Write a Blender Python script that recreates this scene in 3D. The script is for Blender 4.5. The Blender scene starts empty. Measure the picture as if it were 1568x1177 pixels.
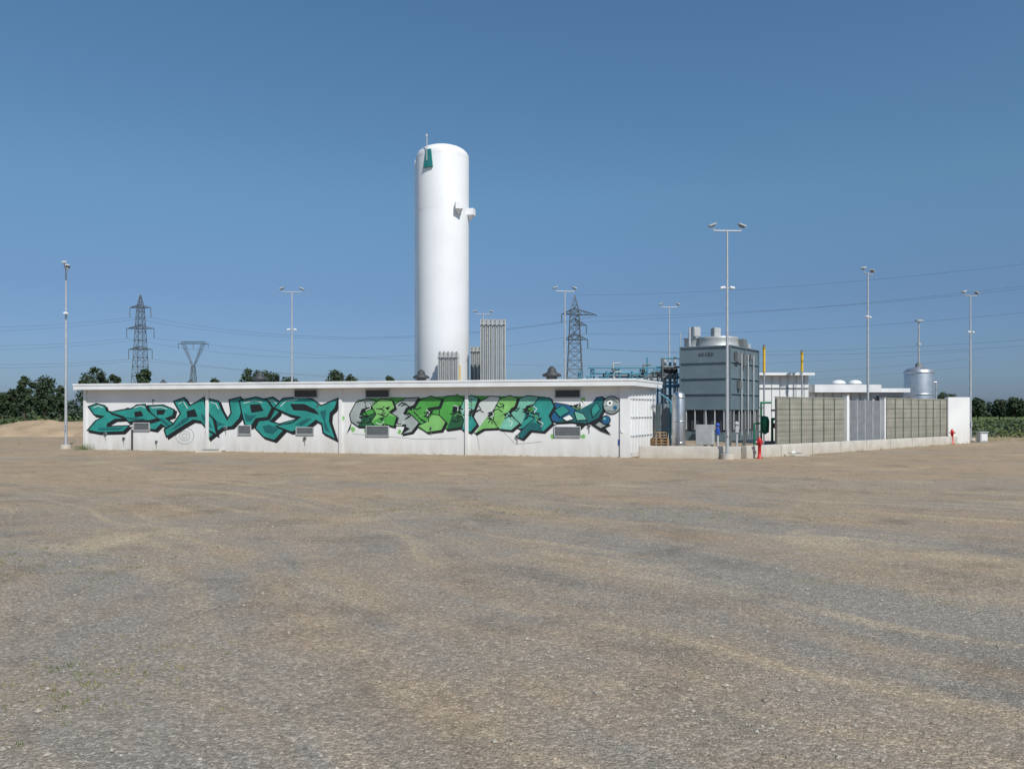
import bpy, bmesh, math, random
from mathutils import Vector, Matrix, noise
from mathutils.geometry import tessellate_polygon
random.seed(7)
sc=bpy.context.scene
R=math.radians
# ---- survey helpers: bearing (in units of 1/1180 rad-tangent) and distance -> world metres
def X(p,D): return (p-784)/1180*D
def Z(q,D): return 2.0-(q-628)/1180*D

# ---------------- materials ----------------
def mat(name,col,rough=0.6,metal=0.0,var=0.12,scale=3.0,bump=0.0,bscale=40,dirt=None,emit=None):
    m=bpy.data.materials.new(name); m.use_nodes=True
    nt=m.node_tree; n=nt.nodes; l=nt.links
    b=n['Principled BSDF']; b.inputs['Roughness'].default_value=rough; b.inputs['Metallic'].default_value=metal
    tc=n.new('ShaderNodeTexCoord'); ns=n.new('ShaderNodeTexNoise'); ns.inputs['Scale'].default_value=scale; ns.inputs['Detail'].default_value=4
    l.new(tc.outputs['Object'],ns.inputs['Vector'])
    r=n.new('ShaderNodeValToRGB'); r.color_ramp.elements[0].position=0.3; r.color_ramp.elements[1].position=0.7
    r.color_ramp.elements[0].color=(*[c*(1-var) for c in col],1); r.color_ramp.elements[1].color=(*[min(1,c*(1+var*0.6)) for c in col],1)
    l.new(ns.outputs['Fac'],r.inputs['Fac'])
    out=r.outputs['Color']
    if dirt:
        sp=n.new('ShaderNodeSeparateXYZ'); l.new(tc.outputs['Object'],sp.inputs[0])
        n2=n.new('ShaderNodeTexNoise'); n2.inputs['Scale'].default_value=1.3; n2.inputs['Detail'].default_value=6
        mp=n.new('ShaderNodeMapping'); mp.inputs['Scale'].default_value=(2.5,2.5,0.5); l.new(tc.outputs['Object'],mp.inputs[0]); l.new(mp.outputs[0],n2.inputs['Vector'])
        mr=n.new('ShaderNodeMapRange'); mr.inputs[1].default_value=0.0; mr.inputs[2].default_value=dirt[0]; mr.inputs[3].default_value=0.9; mr.inputs[4].default_value=0.10
        l.new(sp.outputs['Z'],mr.inputs[0])
        mu=n.new('ShaderNodeMath'); mu.operation='MULTIPLY'; l.new(mr.outputs[0],mu.inputs[0]); l.new(n2.outputs['Fac'],mu.inputs[1])
        mx=n.new('ShaderNodeMix'); mx.data_type='RGBA'; l.new(mu.outputs[0],mx.inputs[0]); l.new(out,mx.inputs[6]); mx.inputs[7].default_value=(*dirt[1],1)
        out=mx.outputs[2]
    l.new(out,b.inputs['Base Color'])
    if bump:
        nb=n.new('ShaderNodeTexNoise'); nb.inputs['Scale'].default_value=bscale; nb.inputs['Detail'].default_value=4; l.new(tc.outputs['Object'],nb.inputs['Vector'])
        bp=n.new('ShaderNodeBump'); bp.inputs['Strength'].default_value=bump; bp.inputs['Distance'].default_value=0.02
        l.new(nb.outputs['Fac'],bp.inputs['Height']); l.new(bp.outputs[0],b.inputs['Normal'])
    return m
M={}
M['wall']=mat('white_plaster',(0.74,0.75,0.75),0.8,var=0.07,scale=0.7,bump=0.2,dirt=(1.1,(0.42,0.36,0.28)))
M['roofw']=mat('roof_paint',(0.74,0.75,0.75),0.6,var=0.1,scale=1.5)
M['tank']=mat('tank_white_paint',(0.76,0.77,0.775),0.4,var=0.05,scale=0.5)
M['teal']=mat('teal_paint',(0.02,0.19,0.19),0.5)
M['galv']=mat('galvanised_steel',(0.50,0.52,0.53),0.45,0.6,var=0.2,scale=5)
M['pole']=mat('pole_steel',(0.46,0.48,0.50),0.5,0.3,var=0.12,scale=5)
M['alu']=mat('aluminium',(0.48,0.49,0.48),0.5,0.4,var=0.15,scale=8)
M['steel']=mat('stainless_steel',(0.60,0.61,0.62),0.38,0.85,var=0.15,scale=3)
M['dark']=mat('dark_metal',(0.045,0.048,0.05),0.6)
M['midg']=mat('grey_paint',(0.15,0.165,0.17),0.6)
M['ltg']=mat('light_grey_paint',(0.44,0.46,0.47),0.6,var=0.15)
M['cool']=mat('cooling_tower_panel',(0.135,0.185,0.21),0.55,0.1,var=0.12,scale=1.5)
M['pyl']=mat('pylon_steel',(0.12,0.135,0.15),0.6,0.2)
M['conc']=mat('concrete',(0.56,0.54,0.49),0.9,var=0.16,scale=2,bump=0.4,dirt=(0.5,(0.38,0.30,0.21)))
M['tan']=mat('precast_panel',(0.34,0.33,0.275),0.9,var=0.22,scale=1.2,bump=0.5,dirt=(2.5,(0.25,0.22,0.17)))
M['tan2']=mat('precast_joint',(0.16,0.16,0.13),0.9)
M['mesh']=mat('mesh_wire',(0.16,0.19,0.16),0.6,0.2)
M['blue']=mat('pipe_blue',(0.07,0.25,0.34),0.45,var=0.15)
M['yel']=mat('yellow_paint',(0.68,0.44,0.03),0.5)
M['red']=mat('red_paint',(0.50,0.015,0.015),0.4)
M['grn']=mat('green_paint',(0.01,0.17,0.08),0.4)
M['blu2']=mat('blue_paint',(0.02,0.07,0.35),0.4)
M['wood']=mat('wood',(0.36,0.23,0.12),0.8,var=0.3,scale=10)
M['trunk']=mat('bark',(0.09,0.07,0.05),0.9,var=0.3,scale=8)
M['dirt']=mat('dirt',(0.38,0.28,0.18),0.95,var=0.28,scale=0.8,bump=1.0,bscale=4)
M['stone']=mat('stones',(0.36,0.325,0.27),0.9,var=0.5,scale=9)
M['wire']=mat('wire',(0.10,0.11,0.13),0.5,0.3)
def leafmat(name,a,b):
    m=bpy.data.materials.new(name); m.use_nodes=True; nt=m.node_tree; n=nt.nodes; l=nt.links
    bs=n['Principled BSDF']; bs.inputs['Roughness'].default_value=0.7
    g=n.new('ShaderNodeNewGeometry'); r=n.new('ShaderNodeValToRGB'); r.color_ramp.elements[0].color=(*a,1); r.color_ramp.elements[1].color=(*b,1)
    tc=n.new('ShaderNodeTexCoord'); ns=n.new('ShaderNodeTexNoise'); ns.inputs['Scale'].default_value=0.5; l.new(tc.outputs['Object'],ns.inputs['Vector'])
    ad=n.new('ShaderNodeMix'); ad.inputs[0].default_value=0.5; l.new(g.outputs['Random Per Island'],ad.inputs[2]); l.new(ns.outputs['Fac'],ad.inputs[3])
    l.new(ad.outputs[0],r.inputs['Fac']); l.new(r.outputs['Color'],bs.inputs['Base Color'])
    return m
M['leaf']=leafmat('foliage',(0.018,0.036,0.018),(0.07,0.105,0.045))
M['leafd']=leafmat('foliage_haze_tint',(0.028,0.05,0.04),(0.075,0.11,0.07))  # distance haze put into the leaf colour: paler and bluer than the nearer foliage
M['weed']=leafmat('weeds',(0.035,0.075,0.015),(0.17,0.20,0.06))
M['dry']=leafmat('dry_grass',(0.14,0.14,0.05),(0.34,0.29,0.14))
# paints
def P(n,c,v=0.2): M[n]=mat('spray_'+n,c,0.55,var=v,scale=1.8)
P('g_blk',(0.010,0.012,0.014)); P('g_teal',(0.022,0.27,0.235)); P('g_teal2',(0.010,0.125,0.13)); P('g_grn',(0.07,0.33,0.06)); P('g_dgrn',(0.015,0.10,0.04))
P('g_grey',(0.33,0.38,0.37)); P('g_wht',(0.78,0.80,0.80),.05); P('g_blue',(0.012,0.11,0.24)); P('g_lgrn',(0.20,0.48,0.14)); P('g_mint',(0.17,0.47,0.36)); P('g_ltg',(0.56,0.60,0.58),.06)

# ---------------- mesh builder ----------------
class Bd:
    def __init__(s): s.v=[];s.f=[];s.m=[];s.ms=[];s.sm=[]
    def mi(s,k):
        if k not in s.ms: s.ms.append(k)
        return s.ms.index(k)
    def add(s,vs,fs,k,smooth=False):
        o=len(s.v); s.v+= [tuple(v) for v in vs]
        i=s.mi(k)
        for f in fs: s.f.append([o+a for a in f]); s.m.append(i); s.sm.append(smooth)
    def box(s,c,sz,k,rz=0,rot=None,bev=0.0):
        Mx=(rot if rot is not None else Matrix.Rotation(rz,3,'Z'))
        c=Vector(c); hx,hy,hz=[a/2 for a in sz]
        if bev<=0:
            vs=[c+Mx@Vector((x*hx,y*hy,z*hz)) for x in(-1,1) for y in(-1,1) for z in(-1,1)]
            s.add(vs,[(0,1,3,2),(4,6,7,5),(0,4,5,1),(2,3,7,6),(0,2,6,4),(1,5,7,3)],k)
        else:
            bm=bmesh.new(); bmesh.ops.create_cube(bm,size=1)
            for v in bm.verts: v.co=Vector((v.co.x*sz[0],v.co.y*sz[1],v.co.z*sz[2]))
            bmesh.ops.bevel(bm,geom=bm.edges[:],offset=bev,segments=2,affect='EDGES')
            bm.verts.index_update()
            s.add([c+Mx@v.co for v in bm.verts],[[v.index for v in f.verts] for f in bm.faces],k); bm.free()
    def cyl(s,a,b,r0,r1,k,n=12,cap=True,smooth=True):
        a=Vector(a);b=Vector(b); d=(b-a).normalized(); q=d.to_track_quat('Z','Y')
        vs=[]
        for p,r in((a,r0),(b,r1)):
            for i in range(n):
                t=2*math.pi*i/n; vs.append(p+q@Vector((r*math.cos(t),r*math.sin(t),0)))
        s.add(vs,[(i,(i+1)%n,n+(i+1)%n,n+i) for i in range(n)],k,smooth)
        if cap: s.add(vs,[list(range(n))[::-1],list(range(n,2*n))],k)
    def lathe(s,c,prof,k,n=32):
        vs=[];fs=[]
        for r,z in prof:
            for i in range(n):
                t=2*math.pi*i/n; vs.append((c[0]+r*math.cos(t),c[1]+r*math.sin(t),c[2]+z))
        for j in range(len(prof)-1):
            for i in range(n):
                fs.append((j*n+i,j*n+(i+1)%n,(j+1)*n+(i+1)%n,(j+1)*n+i))
        s.add(vs,fs,k,True)
    def path(s,pts,r,k,n=8):
        for a,b in zip(pts,pts[1:]): s.cyl(a,b,r,r,k,n)
        for p in pts[1:-1]: s.ball(p,r*1.02,k)
    def ball(s,c,r,k,sz=1.0,n=10):
        pr=[(max(1e-4,r*math.sin(math.pi*i/8)),-r*sz*math.cos(math.pi*i/8)) for i in range(9)]
        s.lathe(c,pr,k,n)
    def strut(s,a,b,w,k): s.cyl(a,b,w,w,k,4,False,False)
    def build(s,name,parent=None,origin=None):
        me=bpy.data.meshes.new(name); 
        o0=Vector(origin) if origin is not None else Vector((0,0,0))
        me.from_pydata([tuple(Vector(v)-o0) for v in s.v],[],s.f)
        for k in s.ms: me.materials.append(M[k])
        me.polygons.foreach_set('material_index',s.m); me.polygons.foreach_set('use_smooth',s.sm); me.update()
        o=bpy.data.objects.new(name,me); sc.collection.objects.link(o); o.location=o0
        if parent: o.parent=parent
        return o
def empty(name):
    o=bpy.data.objects.new(name,None); sc.collection.objects.link(o); return o

# ---------------- ground ----------------
def axis(lo,hi,step,far):
    a=[]; x=lo
    while x<=hi: a.append(x); x+=step
    g=[];d=step
    x=hi
    while x<far: d*=1.35; x+=d; g.append(x)
    h=[];d=step;x=lo
    while x>-far: d*=1.35; x-=d; h.append(x)
    return h[::-1]+a+g
xs=axis(-45,45,0.45,5000); ys=axis(-8,60,0.35,5000)
def gz(x,y):
    if abs(x)>90 or y>110 or y<-40: return 0.0
    f=min(1,max(0,(26-y)/8))
    return (noise.noise(Vector((x*0.25,y*0.25,0)))*0.04+noise.noise(Vector((x*1.1,y*1.1,3)))*0.014)*(0.35+0.65*f)
vs=[(x,y,gz(x,y)) for y in ys for x in xs]; W=len(xs)
fs=[(j*W+i,j*W+i+1,(j+1)*W+i+1,(j+1)*W+i) for j in range(len(ys)-1) for i in range(W-1)]
me=bpy.data.meshes.new('ground'); me.from_pydata(vs,[],fs); me.polygons.foreach_set('use_smooth',[True]*len(fs))
go=bpy.data.objects.new('ground',me); sc.collection.objects.link(go)
m=bpy.data.materials.new('gravel_and_dirt'); m.use_nodes=True; nt=m.node_tree; n=nt.nodes; l=nt.links; me.materials.append(m)
bs=n['Principled BSDF']; bs.inputs['Roughness'].default_value=0.95; bs.inputs['Specular IOR Level'].default_value=0.2
tc=n.new('ShaderNodeTexCoord')
def nz(scale,detail=5,rough=0.6,vec=None,dist=0):
    a=n.new('ShaderNodeTexNoise'); a.inputs['Scale'].default_value=scale; a.inputs['Detail'].default_value=detail; a.inputs['Roughness'].default_value=rough; a.inputs['Distortion'].default_value=dist
    l.new(vec if vec else tc.outputs['Object'],a.inputs['Vector']); return a.outputs['Fac']
def ramp(x,pts):
    r=n.new('ShaderNodeValToRGB'); e=r.color_ramp.elements
    while len(e)<len(pts): e.new(0.5)
    for q,(p,c) in zip(e,pts): q.position=p; q.color=(c,c,c,1) if not isinstance(c,tuple) else (*c,1)
    l.new(x,r.inputs['Fac']); return r.outputs['Color']
def mix(f,a,b,mode='MIX'):
    x=n.new('ShaderNodeMix'); x.data_type='RGBA'; x.blend_type=mode
    for s_,v in((0,f),(6,a),(7,b)):
        if isinstance(v,(int,float)): x.inputs[s_].default_value=v
        elif isinstance(v,tuple): x.inputs[s_].default_value=(*v,1)
        else: l.new(v,x.inputs[s_])
    return x.outputs[2]
def math_(op,a,b=None):
    x=n.new('ShaderNodeMath'); x.operation=op
    for i,v in enumerate((a,b)):
        if v is None: continue
        if isinstance(v,(int,float)): x.inputs[i].default_value=v
        else: l.new(v,x.inputs[i])
    return x.outputs[0]
# domain warp so that the wheel tracks bend and converge
wn=n.new('ShaderNodeTexNoise'); wn.inputs['Scale'].default_value=0.09; wn.inputs['Detail'].default_value=2; l.new(tc.outputs['Object'],wn.inputs['Vector'])
w1=n.new('ShaderNodeVectorMath'); w1.operation='SUBTRACT'; l.new(wn.outputs['Color'],w1.inputs[0]); w1.inputs[1].default_value=(.5,.5,.5)
w2=n.new('ShaderNodeVectorMath'); w2.operation='MULTIPLY_ADD'; l.new(w1.outputs[0],w2.inputs[0]); w2.inputs[1].default_value=(7,7,0); l.new(tc.outputs['Object'],w2.inputs[2])
def dirmap(angle,sx):
    a=n.new('ShaderNodeMapping'); a.inputs['Rotation'].default_value=(0,0,R(angle)); l.new(w2.outputs[0],a.inputs[0])
    b_=n.new('ShaderNodeMapping'); b_.inputs['Scale'].default_value=(sx,1,1); l.new(a.outputs[0],b_.inputs[0]); return b_.outputs[0]
v1=dirmap(52,0.06); v2=dirmap(40,0.05); v3=dirmap(12,0.16)
streak=nz(0.7,4,0.6,v1,0.2); streak2=nz(2.6,2,0.5,v2,0.1); streak3=nz(0.35,5,0.65,v3,0.6)
big=nz(0.16,4,0.6); mid=nz(0.9,5,0.65); fine=nz(22,5,0.75); vfine=nz(90,2,0.8); patchn=nz(0.22,7,0.68,None,0.8)
sep=n.new('ShaderNodeSeparateXYZ'); l.new(tc.outputs['Object'],sep.inputs[0])
gravel=(0.275,0.248,0.210); tan=(0.375,0.280,0.183); sand=(0.47,0.375,0.25)
yn=math_('ADD',sep.outputs['Y'],math_('MULTIPLY',math_('SUBTRACT',big,0.5),26))
near=n.new('ShaderNodeMapRange'); near.interpolation_type='SMOOTHSTEP'; near.inputs[1].default_value=13; near.inputs[2].default_value=23; l.new(yn,near.inputs[0])
patch=ramp(math_('ADD',math_('MULTIPLY',streak,0.5),math_('MULTIPLY',patchn,0.5)),[(0.43,0.0),(0.56,1.0)])
c=mix(math_('MULTIPLY',patch,0.72),gravel,tan)
c=mix(math_('MULTIPLY',near.outputs[0],0.85),c,tan)
gr=ramp(streak3,[(0.50,0.0),(0.60,1.0)]); c=mix(math_('MULTIPLY',gr,0.5),c,(0.285,0.255,0.215))
sp=ramp(streak2,[(0.56,0.0),(0.66,1.0)])
keep=ramp(big,[(0.42,0.15),(0.58,1.0)])
c=mix(math_('MULTIPLY',math_('MULTIPLY',sp,keep),0.5),c,sand)
sp2=ramp(streak2,[(0.32,1.0),(0.42,0.0)])
c=mix(math_('MULTIPLY',math_('MULTIPLY',sp2,keep),0.45),c,(0.225,0.20,0.165))
bp_=ramp(nz(0.28,5,0.6,None,0.5),[(0.57,0.0),(0.66,1.0)])
c=mix(math_('MULTIPLY',bp_,0.6),c,sand)
ol=ramp(nz(0.37,6,0.7,None,0.4),[(0.62,0.0),(0.70,1.0)])
c=mix(math_('MULTIPLY',ol,0.55),c,(0.24,0.205,0.115))
dk=ramp(nz(0.6,7,0.75),[(0.32,0.70),(0.50,1.0)])
c=mix(1.0,c,dk,'MULTIPLY')
c=mix(0.75,c,ramp(fine,[(0.30,0.64),(0.5,1.0),(0.72,1.32)]),'MULTIPLY')
c=mix(0.85,c,ramp(vfine,[(0.28,0.5),(0.5,1.0),(0.72,1.45)]),'MULTIPLY')
vo=n.new('ShaderNodeTexVoronoi'); vo.inputs['Scale'].default_value=45; l.new(tc.outputs['Object'],vo.inputs['Vector'])
sv=n.new('ShaderNodeSeparateColor'); l.new(vo.outputs['Color'],sv.inputs[0])
c=mix(0.55,c,ramp(sv.outputs[0],[(0.0,0.5),(0.75,1.0),(0.97,1.7)]),'MULTIPLY')
yf=math_('ADD',sep.outputs['Y'],math_('MULTIPLY',mid,8))
fld=n.new('ShaderNodeMapRange'); fld.inputs[1].default_value=66; fld.inputs[2].default_value=74; l.new(yf,fld.inputs[0])
c=mix(fld.outputs[0],c,mix(mid,(0.06,0.10,0.025),(0.15,0.17,0.06)))
l.new(c,bs.inputs['Base Color'])
bp=n.new('ShaderNodeBump'); bp.inputs['Strength'].default_value=0.8; bp.inputs['Distance'].default_value=0.022
h=math_('ADD',math_('MULTIPLY',fine,0.8),math_('ADD',math_('MULTIPLY',vo.outputs['Distance'],-0.5),math_('ADD',math_('MULTIPLY',mid,2.0),math_('MULTIPLY',streak2,1.5))))
l.new(h,bp.inputs['Height']); l.new(bp.outputs[0],bs.inputs['Normal'])

# loose gravel
b=Bd()
for i in range(18000):
    D=3.2+26*random.random()**1.5; x=random.uniform(-0.75,0.75)*D*1.1
    if noise.noise(Vector((x*0.5,D*0.5,9)))<random.uniform(-0.5,0.35): continue
    s=random.uniform(0.004,0.010)*(1+ (random.random()**8)*2.2)
    z=gz(x,D)
    a=random.random()*6.28; ca,sa=math.cos(a),math.sin(a); e=random.uniform(0.6,1)
    pts=[(1,0,0),(-1,0.1,0),(0,e,0),(0.1,-e,0),(0,0,0.75),(0.1,0,-0.5)]
    vs=[(x+s*(ca*p-sa*q),D+s*(sa*p+ca*q),z+s*r*0.9+s*0.2) for p,q,r in [(p+random.uniform(-.2,.2),q+random.uniform(-.2,.2),r) for p,q,r in pts]]
    b.add(vs,[(0,2,4),(2,1,4),(1,3,4),(3,0,4),(2,0,5),(1,2,5),(3,1,5),(0,3,5)],'stone')
b.build('gravel')

# ---------------- graffiti service building ----------------
A=Vector((-21.85,39.3,0)); Bp=Vector((5.0,32.8,0)); d=(Bp-A).normalized(); L=(Bp-A).length
nr=Vector((d.y,-d.x,0)) # toward camera
side=Vector((6.75,36.2,0))-Bp; H=3.33
bld=empty('service_building')
ang=math.atan2(d.y,d.x)
def W3(u,z,off=0): v=A+d*u+nr*off; return Vector((v.x,v.y,z))
def U(p):
    r=(p-784)/1180; return (r*A.y-A.x)/(d.x-r*d.y)
def UV(p,q):
    u=U(p); D=A.y+u*d.y; return u,Z(q,D)
w=Bd()
top=H-0.30
c4=[A,Bp,Bp+side,A+side]
vs=[Vector((p.x,p.y,z)) for z in(-0.2,top) for p in c4]
w.add(vs,[(0,1,5,4),(1,2,6,5),(2,3,7,6),(3,0,4,7),(4,5,6,7)],'wall')
w.build('walls',bld)
w=Bd()
def slab(bd,pts,z0,z1,k):
    nn=len(pts); vs=[Vector((p.x,p.y,z)) for z in(z0,z1) for p in pts]
    bd.add(vs,[list(range(nn))[::-1],list(range(nn,2*nn))]+[(i,(i+1)%nn,nn+(i+1)%nn,nn+i) for i in range(nn)],k)
ov=0.46; sd=side.normalized()
rp=[A-d*0.2+nr*ov,Bp+d*0.25+nr*ov,Bp+side+d*0.25+sd*0.2,A+side-d*0.2+sd*0.2]
slab(w,rp,top+0.003,top+0.21,'roofw')
cen=sum(rp,Vector())/4
rp2=[cen+(p-cen)*1.0015+ (nr*0.02 if i<2 else Vector()) for i,p in enumerate(rp)]
slab(w,rp2,top+0.213,top+0.30,'roofw')
w.build('roof',bld)
w=Bd()
for p in (131,318,522,715,957):
    u=U(p)
    w.box(W3(u,(top-0.1)/2,0.03),(0.16 if p!=957 else 0.42,0.10,top+0.1),'wall',ang,bev=0.01)
w.build('pilasters',bld)
w=Bd()
def win(p0,p1,q0,q1,k='dark',lou=True):
    u0,z0=UV(p0,q1); u1,z1=UV(p1,q0); uc=(u0+u1)/2; zc=(z0+z1)/2; ww=u1-u0; hh=z1-z0
    w.box(W3(uc,zc,0.028),(ww,0.03,hh),k,ang)
    for (a_,b_,c_,d_) in((uc,z1+0.02,ww+0.08,0.04),(uc,z0-0.02,ww+0.08,0.04)): w.box(W3(a_,b_,0.035),(c_,0.06,d_),'ltg',ang)
    for uu in(u0-0.02,u1+0.02): w.box(W3(uu,zc,0.035),(0.04,0.06,hh),'ltg',ang)
    if lou:
        nn=max(3,int(hh/0.07))
        for i in range(nn): w.box(W3(uc,z0+(i+0.5)*hh/nn,0.05),(ww-0.02,0.02,0.022),'midg',ang)
for p0,p1 in((452,486),(561,596),(851,888)): win(p0,p1,597,608,'dark',False)
for a_ in((562,595,653,666),(850,888,654,667),(366,384,652,664),(455,480,655,664),(206,229,648,658)): win(*a_,'midg')
u0,z1=UV(206,650); u1,_=UV(229,650)
w.box(W3(u0-0.1,0.5,0.05),(0.05,0.08,1.1),'dark',ang)
w.build('louvres_and_windows',bld)
w=Bd()
for p,q,r in((467,671,0.09),(190,671,0.08),(346,655,0.1),(162,664,0.1),(560,612,0.06),(318,612,0.06),(240,676,0.07),(660,655,.06),(792,668,0.09),(722,612,0.06),(487,620,0.05),(902,652,.07),(235,613,.05)):
    u,z=UV(p,q); w.cyl(W3(u,z,-0.02),W3(u,z,0.07),r,r*0.8,'midg',14); w.cyl(W3(u,z,0.069),W3(u,z,0.075),r*0.55,r*0.5,'dark',12)
    w.path([W3(u,z,0.04),W3(u+0.02,z-0.3,0.04)],0.012,'midg')
u,z=UV(949,677); w.box(W3(u,z,0.02),(0.13,0.02,0.24),'blu2',ang)
u,z=UV(953,660); w.box(W3(u,z,0.1),(0.1,0.02,0.12),'g_wht',ang)
w.build('wall_fittings',bld)
w=Bd()
so=Vector((sd.y,-sd.x,0)); sl=side.length; sa=math.atan2(sd.y,sd.x)
for i in range(9):
    p=Bp+sd*(0.25+i*(sl-0.5)/8)+so*0.02; w.box((p.x,p.y,1.5),(0.06,0.05,2.7),'roofw',sa)
for zz in(0.9,1.7,2.5):
    p=Bp+sd*sl/2+so*0.02; w.box((p.x,p.y,zz),(sl-0.3,0.035,0.05),'ltg',sa)
w.build('side_cladding',bld)
w=Bd()
def rv(p,D,s,k='dark'):
    x=X(p,D); z=H
    w.lathe((x,D,z-0.02),[(0.24*s,0),(0.22*s,0.18*s),(0.38*s,0.2*s),(0.40*s,0.28*s),(0.2*s,0.38*s),(0.16*s,0.52*s),(0.05*s,0.62*s),(0.001,0.62*s)],k,20)
rv(398,38.4,1.0); rv(645,36.6,1.0); rv(845,35.0,1.1); rv(250,40.6,.5); rv(292,40.2,.5); rv(500,38.5,.4)
for a_,b_ in((640,36.8),(398,38.6),(845,35.2)): w.box((X(a_,b_),b_,H+0.02),(1.0,0.7,0.12),'ltg',ang)
w.build('roof_vents',bld)

# ---- graffiti ----
g=Bd()
def expand(pts,e):
    n_=len(pts); ar=sum(pts[i][0]*pts[(i+1)%n_][1]-pts[(i+1)%n_][0]*pts[i][1] for i in range(n_)); s=1 if ar>0 else -1
    o=[]
    for i in range(n_):
        a,b_,c_=Vector(pts[i-1]),Vector(pts[i]),Vector(pts[(i+1)%n_])
        d1=(b_-a).normalized(); d2=(c_-b_).normalized(); n1=Vector((d1.y,-d1.x))*s; n2=Vector((d2.y,-d2.x))*s
        nn=(n1+n2); nn=nn.normalized() if nn.length>0.1 else n1
        k=min(2.0,1/max(0.3,nn.dot(n1))); o.append(tuple(b_+nn*e*k))
    return o
def flat(pts,k,lay):
    pts=[Vector((a,b_,0)) for a,b_ in pts]
    tr=tessellate_polygon([pts])
    vs=[]
    for p in pts:
        u,z=UV(p.x,p.y); vs.append(W3(u,min(z,top-0.02),0.004+0.003*lay))
    g.add(vs,tr,k)
def line(pts,k,lay,wd=1.2):
    n_=len(pts); Lf=[];Rt=[]
    for i in range(n_):
        a=Vector(pts[max(0,i-1)]); c_=Vector(pts[min(n_-1,i+1)]); dd=(c_-a).normalized(); nn=Vector((-dd.y,dd.x))*wd/2; p=Vector(pts[i])
        Lf.append(p+nn); Rt.append(p-nn)
    for i in range(n_-1): flat([tuple(Lf[i]),tuple(Lf[i+1]),tuple(Rt[i+1]),tuple(Rt[i])],k,lay)
def circ(p,q,r,k,lay,nn=22): flat([(p+r*math.cos(t*6.283/nn),q+r*math.sin(t*6.283/nn)) for t in range(nn)],k,lay)
Lt=[
 ([(137,623),(148,619),(160,622),(163,630),(178,633),(196,626),(205,634),(196,640),(176,641),(164,648),(163,654),(197,652),(188,660),(152,661),(136,658),(147,645),(161,637),(145,634)],[],[[(150,655),(163,655),(190,654),(182,658),(152,659)]],[(143,624),(151,621),(158,624)]),
 ([(170,631),(184,629),(203,626),(210,621),(222,620),(226,629),(240,640),(229,643),(216,642),(198,645),(190,637)],[[(207,631),(216,630),(219,636),(208,638)]],[[(190,638),(212,640),(226,640),(215,643),(198,643)]],[(206,624),(216,621),(223,624)]),
 ([(228,622),(250,621),(266,628),(264,636),(252,640),(266,650),(257,656),(247,648),(238,657),(226,655),(236,644)],[[(241,628),(253,628),(250,634),(241,634)]],[[(240,640),(249,640),(260,651),(257,653),(246,644)]],[(232,624),(247,623),(256,626)]),
 ([(268,615),(282,610),(290,622),(303,616),(312,610),(316,632),(326,642),(331,664),(318,656),(308,644),(296,642),(282,650),(256,667),(253,658),(266,650),(278,633)],[[(287,630),(298,627),(302,637),(288,638)]],[[(262,659),(280,642),(292,636),(289,643),(276,652)],[(308,632),(318,640),(326,656),(318,652),(310,641)]],[(274,618),(281,614),(288,625)]),
 ([(318,611),(334,615),(339,628),(348,644),(355,632),(352,613),(368,609),(373,617),(366,640),(355,652),(340,654),(320,670),(316,662),(328,646),(320,630)],[],[[(323,630),(331,644),(345,650),(335,652),(322,662),(332,648)]],[(322,615),(331,618),(335,626)]),
 ([(368,614),(392,609),(408,613),(416,624),(409,638),(392,640),(384,652),(376,649),(372,634)],[[(384,620),(398,619),(403,628),(386,631)]],[[(374,632),(382,636),(394,635),(384,645),(377,645)]],[(373,617),(390,613),(402,616)]),
 ([(404,612),(418,609),(428,616),(426,632),(412,645),(428,650),(452,642),(436,656),(420,673),(404,668),(392,655),(399,640),(410,628)],[],[[(402,652),(412,650),(428,656),(418,664),(406,662)]],[(408,614),(418,613),(424,618)]),
 ([(422,624),(434,611),(458,609),(478,612),(492,622),(517,611),(512,625),(505,632),(504,645),(513,671),(496,662),(494,648),(484,642),(468,655),(446,660),(425,652),(448,648),(462,638),(444,634)],[[(446,619),(466,619),(482,627),(488,634),(468,628),(450,627)]],[[(490,630),(500,627),(498,645),(506,663),(498,658),(496,645)],[(452,650),(472,640),(478,641),(462,652)]],[(430,622),(438,614),(456,612)]),
]
for i,(pts,hs,fc,hi) in enumerate(Lt):
    B0=1+(i%2)*4
    flat([(a+3.2,b_+2.8) for a,b_ in expand(pts,2.2)],'g_blk',B0); flat(expand(pts,2.1),'g_blk',B0+0.5)
    flat(pts,'g_teal',B0+1)
    for f_ in fc: flat(f_,'g_teal2',B0+2)
    for h_ in hs: flat(expand(h_,0.8),'g_blk',B0+2.5)
    line(hi,'g_wht',B0+3,0.9)
rd=random.Random(11)
flat([(537,632),(548,612),(580,607),(640,609),(700,605),(760,606),(835,607),(836,640),(826,652),(780,652),(730,652),(650,655),(600,652),(556,650)],'g_grn',0)
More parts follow.
